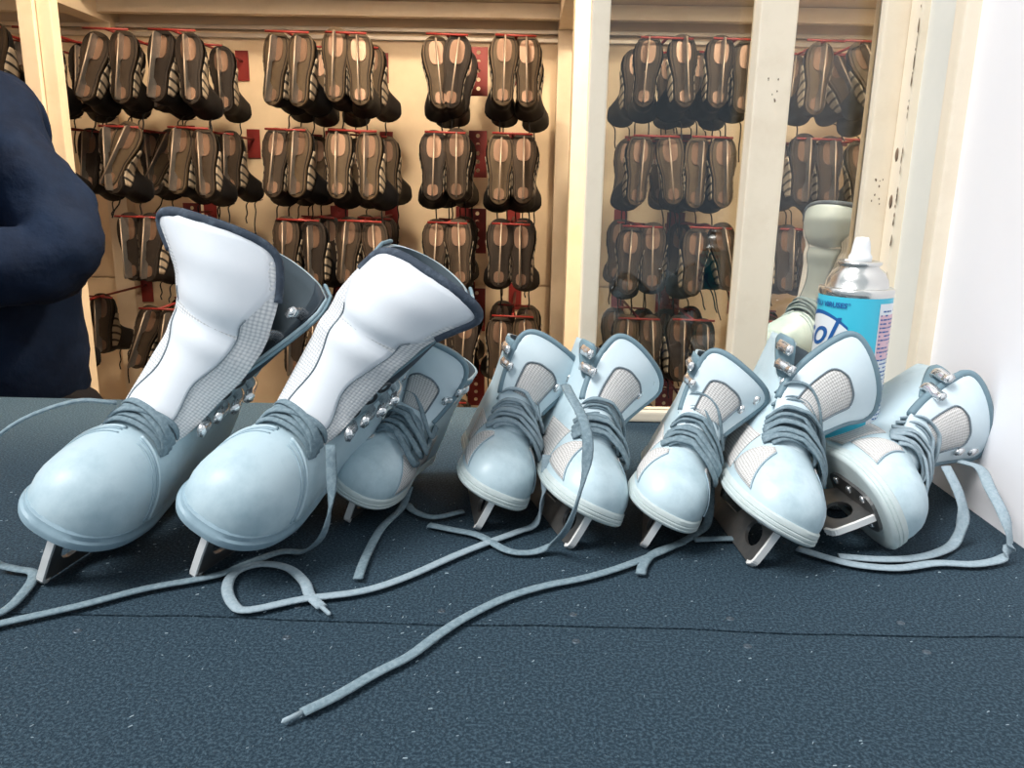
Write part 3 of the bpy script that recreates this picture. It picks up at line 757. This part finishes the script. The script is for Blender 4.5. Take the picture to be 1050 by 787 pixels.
def build_skates():
    bz = .25
    c1 = [(.68, 0, .50, .075, 0), (.58, 0, .575, .12, 0), (.50, .01, .72, .145, 0), (.46, .03, .90, .17, 0), (.45, -.02, 1.10, .20, 0), (.43, -.17, 1.28, .245, 0)]
    c2 = [(.68, 0, .50, .075, 0), (.58, 0, .575, .12, 0), (.50, .0, .72, .145, 0), (.46, .02, .90, .17, 0), (.44, .06, 1.06, .195, 0), (.41, .16, 1.25, .24, 0)]
    large_skate('large pale-blue skate with upright white tongue at the end of the row', .220, -.362, .545, -7.5, 27, c1, 1, splay=.28, asym=(1.5, .88), orth=.35,
        world=[[(-.318, .602, .130), (-.345, .588, .134), (-.385, .572, .118), (-.412, .562, .085), (-.420, .562, .04), (-.408, .566, .010), (-.392, .564, .005), (-.3727, .5581, .004), (-.3622, .5251, .004), (-.362, .5003, .004), (-.3784, .484, .004)]])
    large_skate('large pale-blue skate with tilted long white tongue and scuffed toe', .220, -.252, .560, -16.5, 27, c2, 2, splay=.22, asym=(.95, 1.15), orth=.1,
        world=[[(-.150, .60, .10), (-.148, .59, .065), (-.155, .59, .03), (-.175, .605, .006), (-0.1957, 0.6063, 0.004), (-0.2154, 0.5847, 0.004), (-0.2344, 0.5621, 0.004), (-0.2772, 0.5397, 0.004), (-0.3134, 0.5121, 0.004), (-0.3531, 0.4865, 0.004), (-0.3701, 0.4721, 0.004)]])
    small_skate('small skate leaning beside the large tilted tongue, short crossed laces', .157, -.157, .673, -16.8, 24, dict(y=-.03, z=1.07), 3, wraps=5,
        world=[[(-0.105, 0.72, 0.02), (-0.1108, 0.7058, 0.004), (-0.1213, 0.6604, 0.004), (-0.1242, 0.6202, 0.004), (-0.1244, 0.5878, 0.004), (-0.1233, 0.5631, 0.004)],
               [(-0.0521, 0.7, 0.004), (-0.0779, 0.6847, 0.004), (-0.0976, 0.6972, 0.004), (-0.1063, 0.7133, 0.004)]])
    small_skate('small skate whose lace loops far across the mat toward the large pair', .171, -.037, .662, 7.8, 25, dict(y=.07, z=1.01), 4, wraps=7, lace='lace_light',
        world=[[(-0.1404, 0.5192, 0.004), (-0.1532, 0.5357, 0.004), (-0.1631, 0.5563, 0.004), (-0.1821, 0.578, 0.004), (-0.2049, 0.5835, 0.004), (-0.2202, 0.5693, 0.004), (-0.218, 0.5443, 0.004), (-0.2038, 0.5189, 0.004), (-0.1904, 0.5127, 0.004), (-0.1573, 0.5297, 0.004), (-0.117, 0.5434, 0.004), (-0.0875, 0.5666, 0.004), (-0.053, 0.6057, 0.004), (-0.0261, 0.6334, 0.004), (-0.0012, 0.6568, 0.004), (0.0165, 0.67, 0.008), (.022, .67, .04), (.024, .675, .07)]],
        ends=[((-0.1404, 0.5192, 0.004), (.013, -.016, 0))])
    small_skate('small skate with one lace hanging straight down over its toe cap', .176, .044, .628, 15.9, 27, dict(y=.12, z=.99), 5, wraps=7,
        world=[[(-0.0803, 0.667, 0.004), (-0.0575, 0.6578, 0.004), (-0.0335, 0.6468, 0.004), (-0.009, 0.6191, 0.004), (0.0115, 0.6165, 0.004), (0.0277, 0.62, 0.0099), (0.0397, 0.6, 0.0349), (0.049, 0.595, 0.0706), (0.0535, 0.6, 0.1014), (0.0504, 0.62, 0.1195), (0.0413, 0.65, 0.1317), (0.0392, 0.69, 0.1302)]])
    small_skate('small skate whose long lace runs across the mat past the seam', .167, .107, .634, -9.4, 25, dict(y=.07, z=.99), 6, wraps=8,
        world=[[(.168, .70, .075), (.174, .69, .04), (0.172, 0.68, 0.008), (0.1562, 0.6597, 0.004), (0.1279, 0.6304, 0.004), (0.0864, 0.5956, 0.004), (0.0532, 0.5739, 0.004), (0.0223, 0.5596, 0.004), (-0.0072, 0.5401, 0.004), (-0.0343, 0.5122, 0.004), (-0.0525, 0.4871, 0.004), (-0.0687, 0.4606, 0.004), (-0.0872, 0.4405, 0.004), (-0.1062, 0.4169, 0.004), (-0.1222, 0.4008, 0.004)],
               [(0.1427, 0.6428, 0.004), (0.1158, 0.6223, 0.004), (0.1028, 0.6, 0.004), (0.098, 0.5828, 0.004)], [(0.1541, 0.6494, 0.004), (0.1787, 0.6528, 0.004), (0.2004, 0.654, 0.004)]],
        ends=[((-0.1222, 0.4008, 0.004), (-.016, -.016, 0))])
    small_skate('widest small skate with broad tongue tilted in front of the spray can', .191, .192, .603, 3.9, 28, dict(y=.23, z=.97, w=.235), 7, wraps=8)
    small_skate('small skate tipped on its side against the white wall, blade exposed', .205, .264, .630, 6, 64, dict(y=.06, z=1.0, w=.235), 8, wraps=7, lace='lace_light', z=.018,
        world=[[(0.24, 0.6366, 0.004), (0.2602, 0.6191, 0.004), (0.28, 0.6077, 0.004), (0.3103, 0.6041, 0.004), (0.3473, 0.6148, 0.004), (0.3794, 0.6148, 0.004), (0.4068, 0.6234, 0.006), (0.4095, 0.622, 0.0199), (0.4064, 0.63, 0.0398), (0.4087, 0.66, 0.0543), (0.4216, 0.7, 0.0581), (0.4145, 0.72, 0.0575)],
               [(0.2699, 0.6233, 0.004), (0.3009, 0.6195, 0.004), (0.3309, 0.6229, 0.004), (0.3592, 0.6356, 0.004), (.383, .655, .005), (0.3902, 0.66, 0.0265), (0.3884, 0.67, 0.0453), (0.3848, 0.69, 0.0627)]])
build_skates()

# ------------------------------------------------------------------ skates hanging on the back wall
def hung_prototype(soleid):
    """toe up, sole towards -y, boot shaft reaching back to +y; origin where the blade hangs on the hook bar"""
    L = .170; bt = Boot(L, 'B', 0.0); bt.W = .215; bt.shaft = .65
    R_ = Matrix(((0, 1, 0), (0, 0, 1), (1, 0, 0))).to_4x4()     # boot x->z, y->x, z->y
    T_ = Matrix.Translation((0, -.028, -.152))
    M = T_ @ R_
    o = bpy.data.objects.new('hanging_skate', None); COL.objects.link(o)
    zs_ = [bt.zs+.02*k for k in range(3)]+[bt.zt(1-.36*k/9) for k in range(10)]+[bt.zs+.30+.065*k for k in range(8)]
    m_ = 10; V, Fc = [], []
    for z in sorted(zs_):
        row = [bt.S(PI*j/m_, z, 1) for j in range(m_+1)]; row += [bt.S(PI*j/m_, z, -1) for j in range(1, m_)][::-1]; V += [M @ v for v in row]
    c = 2*m_
    for i in range(len(zs_)-1):
        for j in range(c): Fc.append((i*c+j, (i+1)*c+j, (i+1)*c+(j+1) % c, i*c+(j+1) % c))
    Fc.append(tuple((len(zs_)-1)*c+j for j in range(c)))
    from_py('boot_upper', V, Fc, 'black_boot', o)
    so = bt.sole(o, 'sole_brown_%d' % soleid, [(bt.zb, -.012), (bt.zb+.006, .0), (bt.zb+.03, .003), (bt.zb+.055, .0)], .90); so.data.transform(M)
    # raised rim of the outsole
    lp = [(x, foot_half(x)*bt.W*.76) for x in [.06+.88*i/20 for i in range(21)]]
    ring = [Vector((x, y, bt.zb-.002))*L for x, y in lp]+[Vector((x, -y, bt.zb-.002))*L for x, y in lp[::-1]]; ring.append(ring[0])
    tube('sole_rim', [M @ v for v in ring], .0014, 'sole_brown_2', so, 0, 5, Vector((0, 1, 0)))
    # blade edge-on, two plates
    bl = poly_extrude('blade', [[(x*L, z*L) for x, z in ((0, .02), (.03, .0), (.88, .0), (.92, .04), (.94, .19), (.62, .19), (.56, .10), (.30, .10), (.24, .19), (.03, .19))]], .0034, 'steel_dark', o, M)
    V, Fc = [], []; sweep_into(V, Fc, [M @ (Vector((x, 0, z))*L) for x, z in ((.03, -.004), (.5, -.004), (.89, -.004))], Vector((0, -1, 0)), .0038, .003, 6); from_py('runner', V, Fc, 'blade_worn', bl)
    for x0, x1, wd in ((.60, .93, .105), (.05, .22, .075)):
        n = 20; P_ = []
        for i in range(n):
            a = 2*PI*i/n; c_, s_ = math.cos(a), math.sin(a); P_.append(((x0+x1)/2*L+(x1-x0)/2*L*math.copysign(abs(c_)**.7, c_), wd*L*math.copysign(abs(s_)**.7, s_)))
        V = [M @ Vector((x, y, (bt.zb-.012)*L)) for x, y in P_]+[M @ Vector((x, y, (bt.zb+.001)*L)) for x, y in P_]
        from_py('sole_plate', V, [tuple(range(n)), tuple(reversed(range(n, 2*n)))]+[(i, n+i, n+(i+1) % n, (i+1) % n) for i in range(n)], 'plate_brass', o, smooth=False)
    for side in (-1, 1):
        def fs(a, b, side=side):
            x_ = .12+.56*a; mid = .08+.07*math.sin(a*PI); hgt = (.06+.13*math.sin((a*.92+.04)*PI)**.7)
            z_ = bt.zs+mid+(b-.5)*2*hgt*.8
            z_ = max(z_, bt.zs-.01); return M @ bt.D((x_, side*(bt.Y(x_, z_)+.006), z_), side)
        bt.patch('striped_panel', fs, 14, 5, 'striped_side', o, .006)
    # dangling lace ends and the tongue stub in the dark shaft
    V, Fc = [], []
    for k, (x, y, l) in enumerate([((.02, .09, .07), (-.015, .11, .03)), ((.0, .09, .04),), ((.01, .09, .02),)][soleid]):
        P_ = catmull([M @ Vector((.10*L+.0, x, .2)), Vector((x, y+.03, -.155)), Vector((x+.002, y+.03, -.18)), Vector((x, y+.025, -.18-l*.5)), Vector((x+.003, y+.025, -.18-l))], 4)
        sweep_into(V, Fc, P_, Vector((0, 1, 0)), .004, .002, 5)
    from_py('laces', V, Fc, 'black_boot', o)
    return o
def copy_tree(o, parent=None):
    c = o.copy(); COL.objects.link(c); c.parent = parent
    for ch in o.children: copy_tree(ch, c)
    return c

def hook_bar(x, y, z, wd):
    h = empty('skate_hook', 'red T-shaped hook bar holding the hung skates', 'hook', (x, y, z), group='red hooks on the rack')
    yb = 2.545-y
    V, Fc = [], []; sweep_into(V, Fc, [Vector((0, 0, 0)), Vector((0, yb, .0))], Vector((0, 0, 1)), .007, .007, 8); from_py('peg', V, Fc, 'red_paint', h)
    V, Fc = [], []; sweep_into(V, Fc, [Vector((-wd/2, 0, .001)), Vector((wd/2, 0, -.001))], Vector((0, 0, 1)), .0055, .0055, 8); from_py('crossbar', V, Fc, 'red_paint', h)
    V, Fc = [], []; sweep_into(V, Fc, [Vector((-wd*.42, .2, .002)), Vector((wd*.42, .2, -.002))], Vector((0, 0, 1)), .0055, .0055, 8); from_py('crossbar', V, Fc, 'red_paint', h)
    box('mounting_plate', -.02, .02, yb-.003, yb, -.055, .03, 'red_paint', h, .001)
    return h

def build_rack():
    # steel rails across the back wall and red perforated strips
    k = 0
    for z in (.745, .722):
        box_ = box('wall_rail', -2.38, 1.64, 2.53, 2.5475, z-.006, z+.006, 'rail_steel', None, .002)
        tag(box_, 'upper steel rail along the back wall' if k == 0 else 'lower steel rail along the back wall', 'rail'); k += 1
    protos = [hung_prototype(i) for i in range(3)]
    YF = 2.06
    F, CXv, HZ = 820.0, 539.0, 192.0
    rows = [(.640, [(-2, 0), (24, 0), (62, 0), (121, 14), (147, 6), (184, 4), (211, -3), (296, 6), (320, 3), (354, 2), (375, -2), (450, -5), (472, 8), (516, 2), (537, -2), (654, 3), (686, -2), (723, 3), (748, 2), (820, 4), (856, -26), (893, -6)]),
            (.416, [(62, 0), (127, -4), (148, 24), (195, 2), (217, -3), (291, 5), (313, 2), (354, 0), (383, -3), (448, 2), (470, 0), (514, 2), (536, 0), (652, 4), (679, -8), (709, 3), (731, -2), (811, 2), (836, -2), (866, -8)]),
            (.198, [(134, -5), (160, 3), (298, 0), (323, -2), (360, 3), (386, -3), (450, 3), (472, -2), (515, 2), (535, -2), (646, 2), (668, -2), (713, 4), (737, -12), (803, 4), (825, -3)]),
            (-.036, [(58, 0), (150, 18), (172, 6), (300, 0), (322, 0), (358, 2), (380, -2), (459, -3), (480, 3), (516, 3), (541, -5), (646, 2), (671, -2), (702, 2), (727, -3), (795, 2), (817, -2)]),
            (-.27, [(140, 4), (162, -4), (298, 3), (320, 0), (450, 2), (472, -3), (515, 3), (537, -2), (648, 2), (670, -3), (703, 2), (728, -2)])]
    names = ['top', 'second', 'third', 'fourth', 'bottom']; rnd = random.Random(21); used = [False]*3
    for ri, (z, lst) in enumerate(rows):
        xs = []; where = []; cnt = {}
        prev = None; pid = 0
        for i, (px, tilt) in enumerate(lst):
            bay = 'beyond the rack post' if px < 90 else 'from the rack post' if px < 600 else 'behind the wide window pane' if px < 780 else 'behind the narrow window pane'
            if not (prev is not None and i % 2 == 1 and False) and (prev is None or px-prev > 34 or bay != pbay or cnt[bay][1] == 2): 
                cnt.setdefault(bay, [0, 0]); cnt[bay] = [cnt[bay][0]+1, 0]
            cnt[bay][1] += 1; prev, pbay = px, bay
            where.append('%s pair %s' % (('first', 'second', 'third', 'fourth', 'fifth', 'sixth', 'seventh')[cnt[bay][0]-1], bay))
        for i, (px, tilt) in enumerate(lst):
            kind = rnd.choice([0, 0, 1, 2]) if px > 560 or ri > 0 else rnd.choice([0, 1, 1, 2])
            x = (px-CXv)/F*YF
            for layer in ((0, 1) if ri < 4 else (0,)):
                o = copy_tree(protos[kind])
                yy = YF+.20*layer+(rnd.uniform(-.012, .012))
                o.location = (x+(rnd.uniform(-.01, .01) if layer else 0), yy, z+rnd.uniform(-.008, .008)-.004*layer)
                o.rotation_euler = (math.radians(-11+rnd.uniform(-4, 4)), math.radians(tilt), math.radians(rnd.uniform(-10, 10)))
                wh = where[i]
                col_ = ('brown', 'tan', 'dark')[kind]
                if layer == 0:
                    lb = '%s-soled skate hung toe up%s, %s, %s rack row' % (col_, ' askew' if abs(tilt) > 10 else '', wh, names[ri])
                else:
                    lb = 'black skate tucked in behind the %s, %s rack row' % (wh, names[ri])
                tag(o, lb, 'ice skate', 'skates of the %s rack row' % names[ri])
            xs.append(x)
        # one hook for each pair
        i = 0
        while i < len(xs):
            j = i+1 if i+1 < len(xs) and where[i+1] == where[i] else i
            h = hook_bar((xs[i]+xs[j])/2, YF-.008, z+.012, max(.09, xs[j]-xs[i]+.045))
            h['label'] = 'red T-shaped hook bar of the %s, %s rack row' % (where[i], names[ri]); h['group'] = 'red hooks in the %s rack row' % names[ri]
            i = j+1
        # red perforated strips hanging between pairs
        for px, by in ((203, 'first open-hatch bunch'), (352, 'second open-hatch bunch'), (491, 'third open-hatch bunch'), (690, 'wide window pane'), (838, 'narrow window pane')):
            x = (px-CXv)/F*2.40
            s = empty('hook_strip', 'red perforated strip behind the %s, %s rack row' % (by, names[ri]), 'strip', (x, 2.40, z+.01), group='red strips of the %s rack row' % names[ri])
            V, Fc = [], []
            poly_extrude('plate', [[(-.026, -.10), (.026, -.10), (.026, .03), (-.026, .03)]]+[[(.006*math.cos(a*PI/4), .006*math.sin(a*PI/4)-.08+.024*q) for a in range(8)] for q in range(5)], .003, 'red_paint', s)
            box('arm', -.006, .006, .002, .145, -.02, -.008, 'red_paint', s)
    for p in protos:
        for ch in list(p.children):
            for g2 in list(ch.children): bpy.data.objects.remove(g2)
            bpy.data.objects.remove(ch)
        bpy.data.objects.remove(p)
build_rack()

# ------------------------------------------------------------------ lamp inside the booth
def build_lamp(x, y, where):
    o = empty('ceiling_lamp', 'round warm ceiling lamp '+where, 'lamp', (x, y, 1.45), group='ceiling lamps')
    lathe('base', [(.0001, 0), (.09, 0), (.10, -.02), (.10, -.035), (.0001, -.035)][::-1], 'cream_frame', o, 28)
    lathe('shade', [(.0001, -.10), (.06, -.095), (.10, -.07), (.115, -.036), (.0001, -.036)], 'lamp_glow', o, 28)
    l = bpy.data.lights.new('lamp_light', 'AREA'); l.shape = 'DISK'; l.size = .25; l.energy = 27; l.color = (1, .82, .60)
    lo = bpy.data.objects.new('lamp_light', l); COL.objects.link(lo); lo.parent = o; lo.location = (0, 0, -.115)
build_lamp(-.35, 1.27, 'over the open hatch'); build_lamp(.55, 1.27, 'behind the sliding window')

# ------------------------------------------------------------------ spray can
def build_can():
    o = empty('spray_can', 'cyan aerosol can with white nozzle standing behind the skates', 'spray can', (.315, .762, 0.0003))
    R = .0335
    ang = lambda d: math.radians(d)         # angle measured from facing the camera (-y), + to image right
    lathe('body', [(.0001, .003), (R-.004, .003), (R-.002, 0), (R, .003), (R, .008), (R-.001, .010), (R-.001, .206), (R, .208), (R+.0005, .211), (R, .214), (R-.002, .215)], 'can_tin', o, 48)
    lathe('shoulder', [(R-.002, .213), (R-.005, .215), (R-.0065, .222), (R-.010, .229), (R-.0155, .233), (R-.0155, .2345), (R-.0135, .236), (R-.0135, .238), (R-.016, .239), (.008, .238), (.008, .240), (.0001, .240)], 'can_tin', o, 48)
    nz = lathe('nozzle', [(.0105, .237), (.0105, .243), (.0085, .246), (.0080, .252), (.0070, .257), (.0055, .2605), (.0001, .261)], 'nozzle_white', o, 20)
    box('trigger', -.013, -.006, -.004, .004, .234, .240, 'nozzle_white', nz, .001)
    def band(name, a0, a1, z0, z1, m, par, off, n=24):
        V, Fc = [], []
        for i in range(n+1):
            a = ang(a0+(a1-a0)*i/n)
            for z, r in ((z0, R+off), (z1, R+off)): V.append((r*math.sin(a), -r*math.cos(a), z))
        for i in range(n): Fc.append((2*i, 2*i+2, 2*i+3, 2*i+1))
        q = from_py(name, V, Fc, m, par); return q
    lab = band('label', -180, 180, .011, .2075, 'can_cyan', o, -.0004, 64)
    band('directions_panel', 19, 110, .012, .2025, 'can_white', lab, -.0001)
    band('warning_panel', 21, 110, .150, .192, 'can_pink', lab, .00012)
    # printed lines of small type
    rnd = random.Random(2); V, Fc = [], []
    for k in range(44):
        z = .1985-.0038*k; a = 22
        while a < 104:
            l = rnd.uniform(2, 9); b = len(V)
            if rnd.random() < .8:
                for q in range(3):
                    t = ang(a+l*q/2); V += [((R+.0003)*math.sin(t), -(R+.0003)*math.cos(t), z), ((R+.0003)*math.sin(t), -(R+.0003)*math.cos(t), z+.0014)]
                Fc += [(b, b+2, b+3, b+1), (b+2, b+4, b+5, b+3)]
            a += l+1.5
            if rnd.random() < .06: break
    pr = from_py('small_print', V, Fc, 'can_navy', lab); pr['kind'] = 'stuff'
    # white shield with the brand script, half turned out of sight
    V, Fc = [], []; n = 26
    for i in range(n+1):
        d = -128+100*i/n; top = .190-.012*((d+78)/50)**2
        for z in (.085, top):
            V.append(((R+.0001)*math.sin(ang(d)), -(R+.0001)*math.cos(ang(d)), z))
    for i in range(n): Fc.append((2*i, 2*i+2, 2*i+3, 2*i+1))
    from_py('shield', V, Fc, 'can_white', lab)
    V, Fc = [], []
    for i in range(n+1):
        d = -128+100*i/n; top = .190-.012*((d+78)/50)**2
        for z in (top-.0005, top+.0040*(1-.45*i/n)): V.append(((R+.0002)*math.sin(ang(d)), -(R+.0002)*math.cos(ang(d)), z))
    for i in range(n): Fc.append((2*i, 2*i+2, 2*i+3, 2*i+1))
    from_py('shield_arc', V, Fc, 'can_navy', lab)
    def wrap_text(body, size, d_end, z, m, shear=0.0, off=0.0, slope=0.0):
        me = text_mesh(body, size, shear, off)
        bm = bmesh.new(); bm.from_mesh(me); bmesh.ops.subdivide_edges(bm, edges=[e for e in bm.edges if e.calc_length() > .004], cuts=1); bm.to_mesh(me); bm.free()
        xm = max(v.co.x for v in me.vertices)
        for v in me.vertices:
            a = ang(d_end)+(v.co.x-xm)/R; zz = z+v.co.y+slope*(v.co.x-xm)
            v.co = ((R+.0005)*math.sin(a), -(R+.0005)*math.cos(a), zz)
        return link('lettering', me, m, lab, smooth=False)
    wrap_text('Lysol.', .037, -38, .163, 'can_navy', .38, .0003, .10)
    wrap_text('KILLS COLD & FLU VIRUSES*', .0066, -27, .1975, 'can_navy', .12, .0002)
build_can()

# ------------------------------------------------------------------ person behind the counter
def skin_body(name, joints, edges, m, parent, sub=2):
    me = bpy.data.meshes.new(name); me.from_pydata([j[0] for j in joints], edges, [])
    o = link(name, me, m, parent)
    sk = o.modifiers.new('skin', 'SKIN'); sk.use_smooth_shade = True
    ly = me.skin_vertices[0].data if len(me.skin_vertices) else None
    if ly is None:
        bpy.context.view_layer.objects.active = o; o.select_set(True); bpy.ops.object.mode_set(mode='OBJECT'); bpy.ops.mesh.customdata_skin_add(); ly = me.skin_vertices[0].data
    for i, j in enumerate(joints):
        ly[i].radius = j[1] if isinstance(j[1], tuple) else (j[1], j[1]); ly[i].use_root = (i == 0)
    ss = o.modifiers.new('sub', 'SUBSURF'); ss.levels = sub; ss.render_levels = sub
    return o
def build_person():
    X, Yp = -.945, 1.40
    o = empty('person', 'person in a dark navy jacket standing with folded arms behind the counter', 'person', (X, Yp, -1.0))
    # local: floor z=0
    J = [((0, 0, .82), (.165, .14)), ((0, 0, 1.08), (.165, .14)), ((-.03, .01, 1.26), (.17, .13)), ((-.09, .02, 1.40), (.12, .10)), ((-.10, .02, 1.50), (.07, .07)), ((-.10, .0, 1.58), (.055, .06)),
         ((.03, .01, 1.395), .082), ((.11, -.04, 1.30), .082), ((.195, -.09, 1.20), .080), ((.18, -.13, 1.165), .072), ((.09, -.18, 1.155), .068), ((-.06, -.20, 1.16), .055), ((-.14, -.195, 1.17), .04),
         ((-.21, .02, 1.40), .08), ((-.28, -.01, 1.31), .078), ((-.32, -.05, 1.20), .07), ((-.30, -.12, 1.12), .062), ((-.20, -.21, 1.10), .055), ((-.11, -.255, 1.10), .05), ((-.06, -.26, 1.10), .04)]
    Ed = [(0, 1), (1, 2), (2, 3), (3, 4), (4, 5), (3, 6), (6, 7), (7, 8), (8, 9), (9, 10), (10, 11), (11, 12), (3, 13), (13, 14), (14, 15), (15, 16), (16, 17), (17, 18), (18, 19)]
    jk = skin_body('jacket', J, Ed, 'jacket_navy', o, 3)
    tx = bpy.data.textures.new('cloth_folds', 'CLOUDS'); tx.noise_scale = .11; tx.noise_depth = 2
    dm = jk.modifiers.new('folds', 'DISPLACE'); dm.texture = tx; dm.strength = .045; dm.mid_level = .5
    J = [((0, 0, .97), (.165, .13)), ((0, 0, .88), (.16, .13)), ((.09, 0, .80), .10), ((.10, -.01, .50), .075), ((.10, .01, .10), .055), ((-.09, 0, .80), .10), ((-.10, -.01, .50), .075), ((-.10, .01, .10), .055)]
    skin_body('trousers', J, [(0, 1), (1, 2), (2, 3), (3, 4), (1, 5), (5, 6), (6, 7)], 'trousers_black', o)
    for s_ in (-1, 1):
        skin_body('shoe', [((.10*s_, .05, .045), .042), ((.10*s_, -.05, .045), .045), ((.105*s_, -.15, .035), .034)], [(0, 1), (1, 2)], 'black_boot', o)
        # hand tucked round the other arm
        hx, hy, hz = (-.03, -.262, 1.10) if s_ > 0 else (-.17, -.195, 1.175)
        d = s_
        joints = [((hx-d*.05, hy, hz), .03), ((hx, hy-.004, hz), (.024, .034))]; ed = [(0, 1)]
        for k in range(4):
            b = len(joints); zz = hz+.03-.02*k; ln = (.030, .036, .034, .026)[k]
            joints += [((hx+d*.02, hy-.008, zz), .0095), ((hx+d*(.02+ln), hy+.002, zz), .009), ((hx+d*(.035+ln), hy+.025, zz), .008)]; ed += [(1, b), (b, b+1), (b+1, b+2)]
        b = len(joints); joints += [((hx-d*.02, hy-.01, hz+.04), .011), ((hx+d*.012, hy-.012, hz+.062), .009)]; ed += [(1, b), (b, b+1)]
        skin_body('hand', joints, ed, 'skin', o, 1)
    hd = skin_body('head', [((0, .01, 1.545), (.05, .055)), ((0, .0, 1.62), (.055, .07)), ((0, -.015, 1.68), (.072, .09)), ((0, -.01, 1.75), (.076, .098)), ((0, .0, 1.81), (.06, .075))], [(0, 1), (1, 2), (2, 3), (3, 4)], 'skin', o)
    lathe('nose', [(.0001, .0), (.010, .004), (.013, .012), (.008, .035), (.0001, .045)], 'skin', hd, 10, (0, -.108, 1.69))
    for s_ in (-1, 1):
        lathe('eye', [(.0001, -.008), (.009, -.004), (.011, 0), (.009, .004), (.0001, .008)], 'can_white', hd, 12, (.032*s_, -.095, 1.735), (0, -1, 0))
        lathe('ear', [(.0001, -.03), (.012, -.018), (.016, .01), (.010, .028), (.0001, .032)], 'skin', hd, 10, (.080*s_, .0, 1.72))
    hd.location.x = -.10
    box('mouth', -.022, .022, -.101, -.094, 1.655, 1.661, 'red_paint', hd, .002)
    skin_body('hair', [((0, .03, 1.74), (.082, .088)), ((0, .012, 1.80), (.082, .098)), ((0, .01, 1.83), (.06, .07))], [(0, 1), (1, 2)], 'hair_dark', hd)
build_person()

# ------------------------------------------------------------------ skate behind the glass
def build_inner_skate():
    ctrl = [(.68, 0, .50, .075, 0), (.58, 0, .575, .12, 0), (.52, .0, .72, .16, 0), (.50, .0, .90, .175, 0), (.52, .0, 1.05, .20, 0), (.50, .0, 1.2, .23, 0)]
    large_skate('grey skate standing upright behind the window glass near the can', .236, .352, 1.13, -58, 0, ctrl, 9, splay=.03, tmat='cuff_pale', group='skates behind the glass', cuffm='cuff_grey', z=0.0)
build_inner_skate()
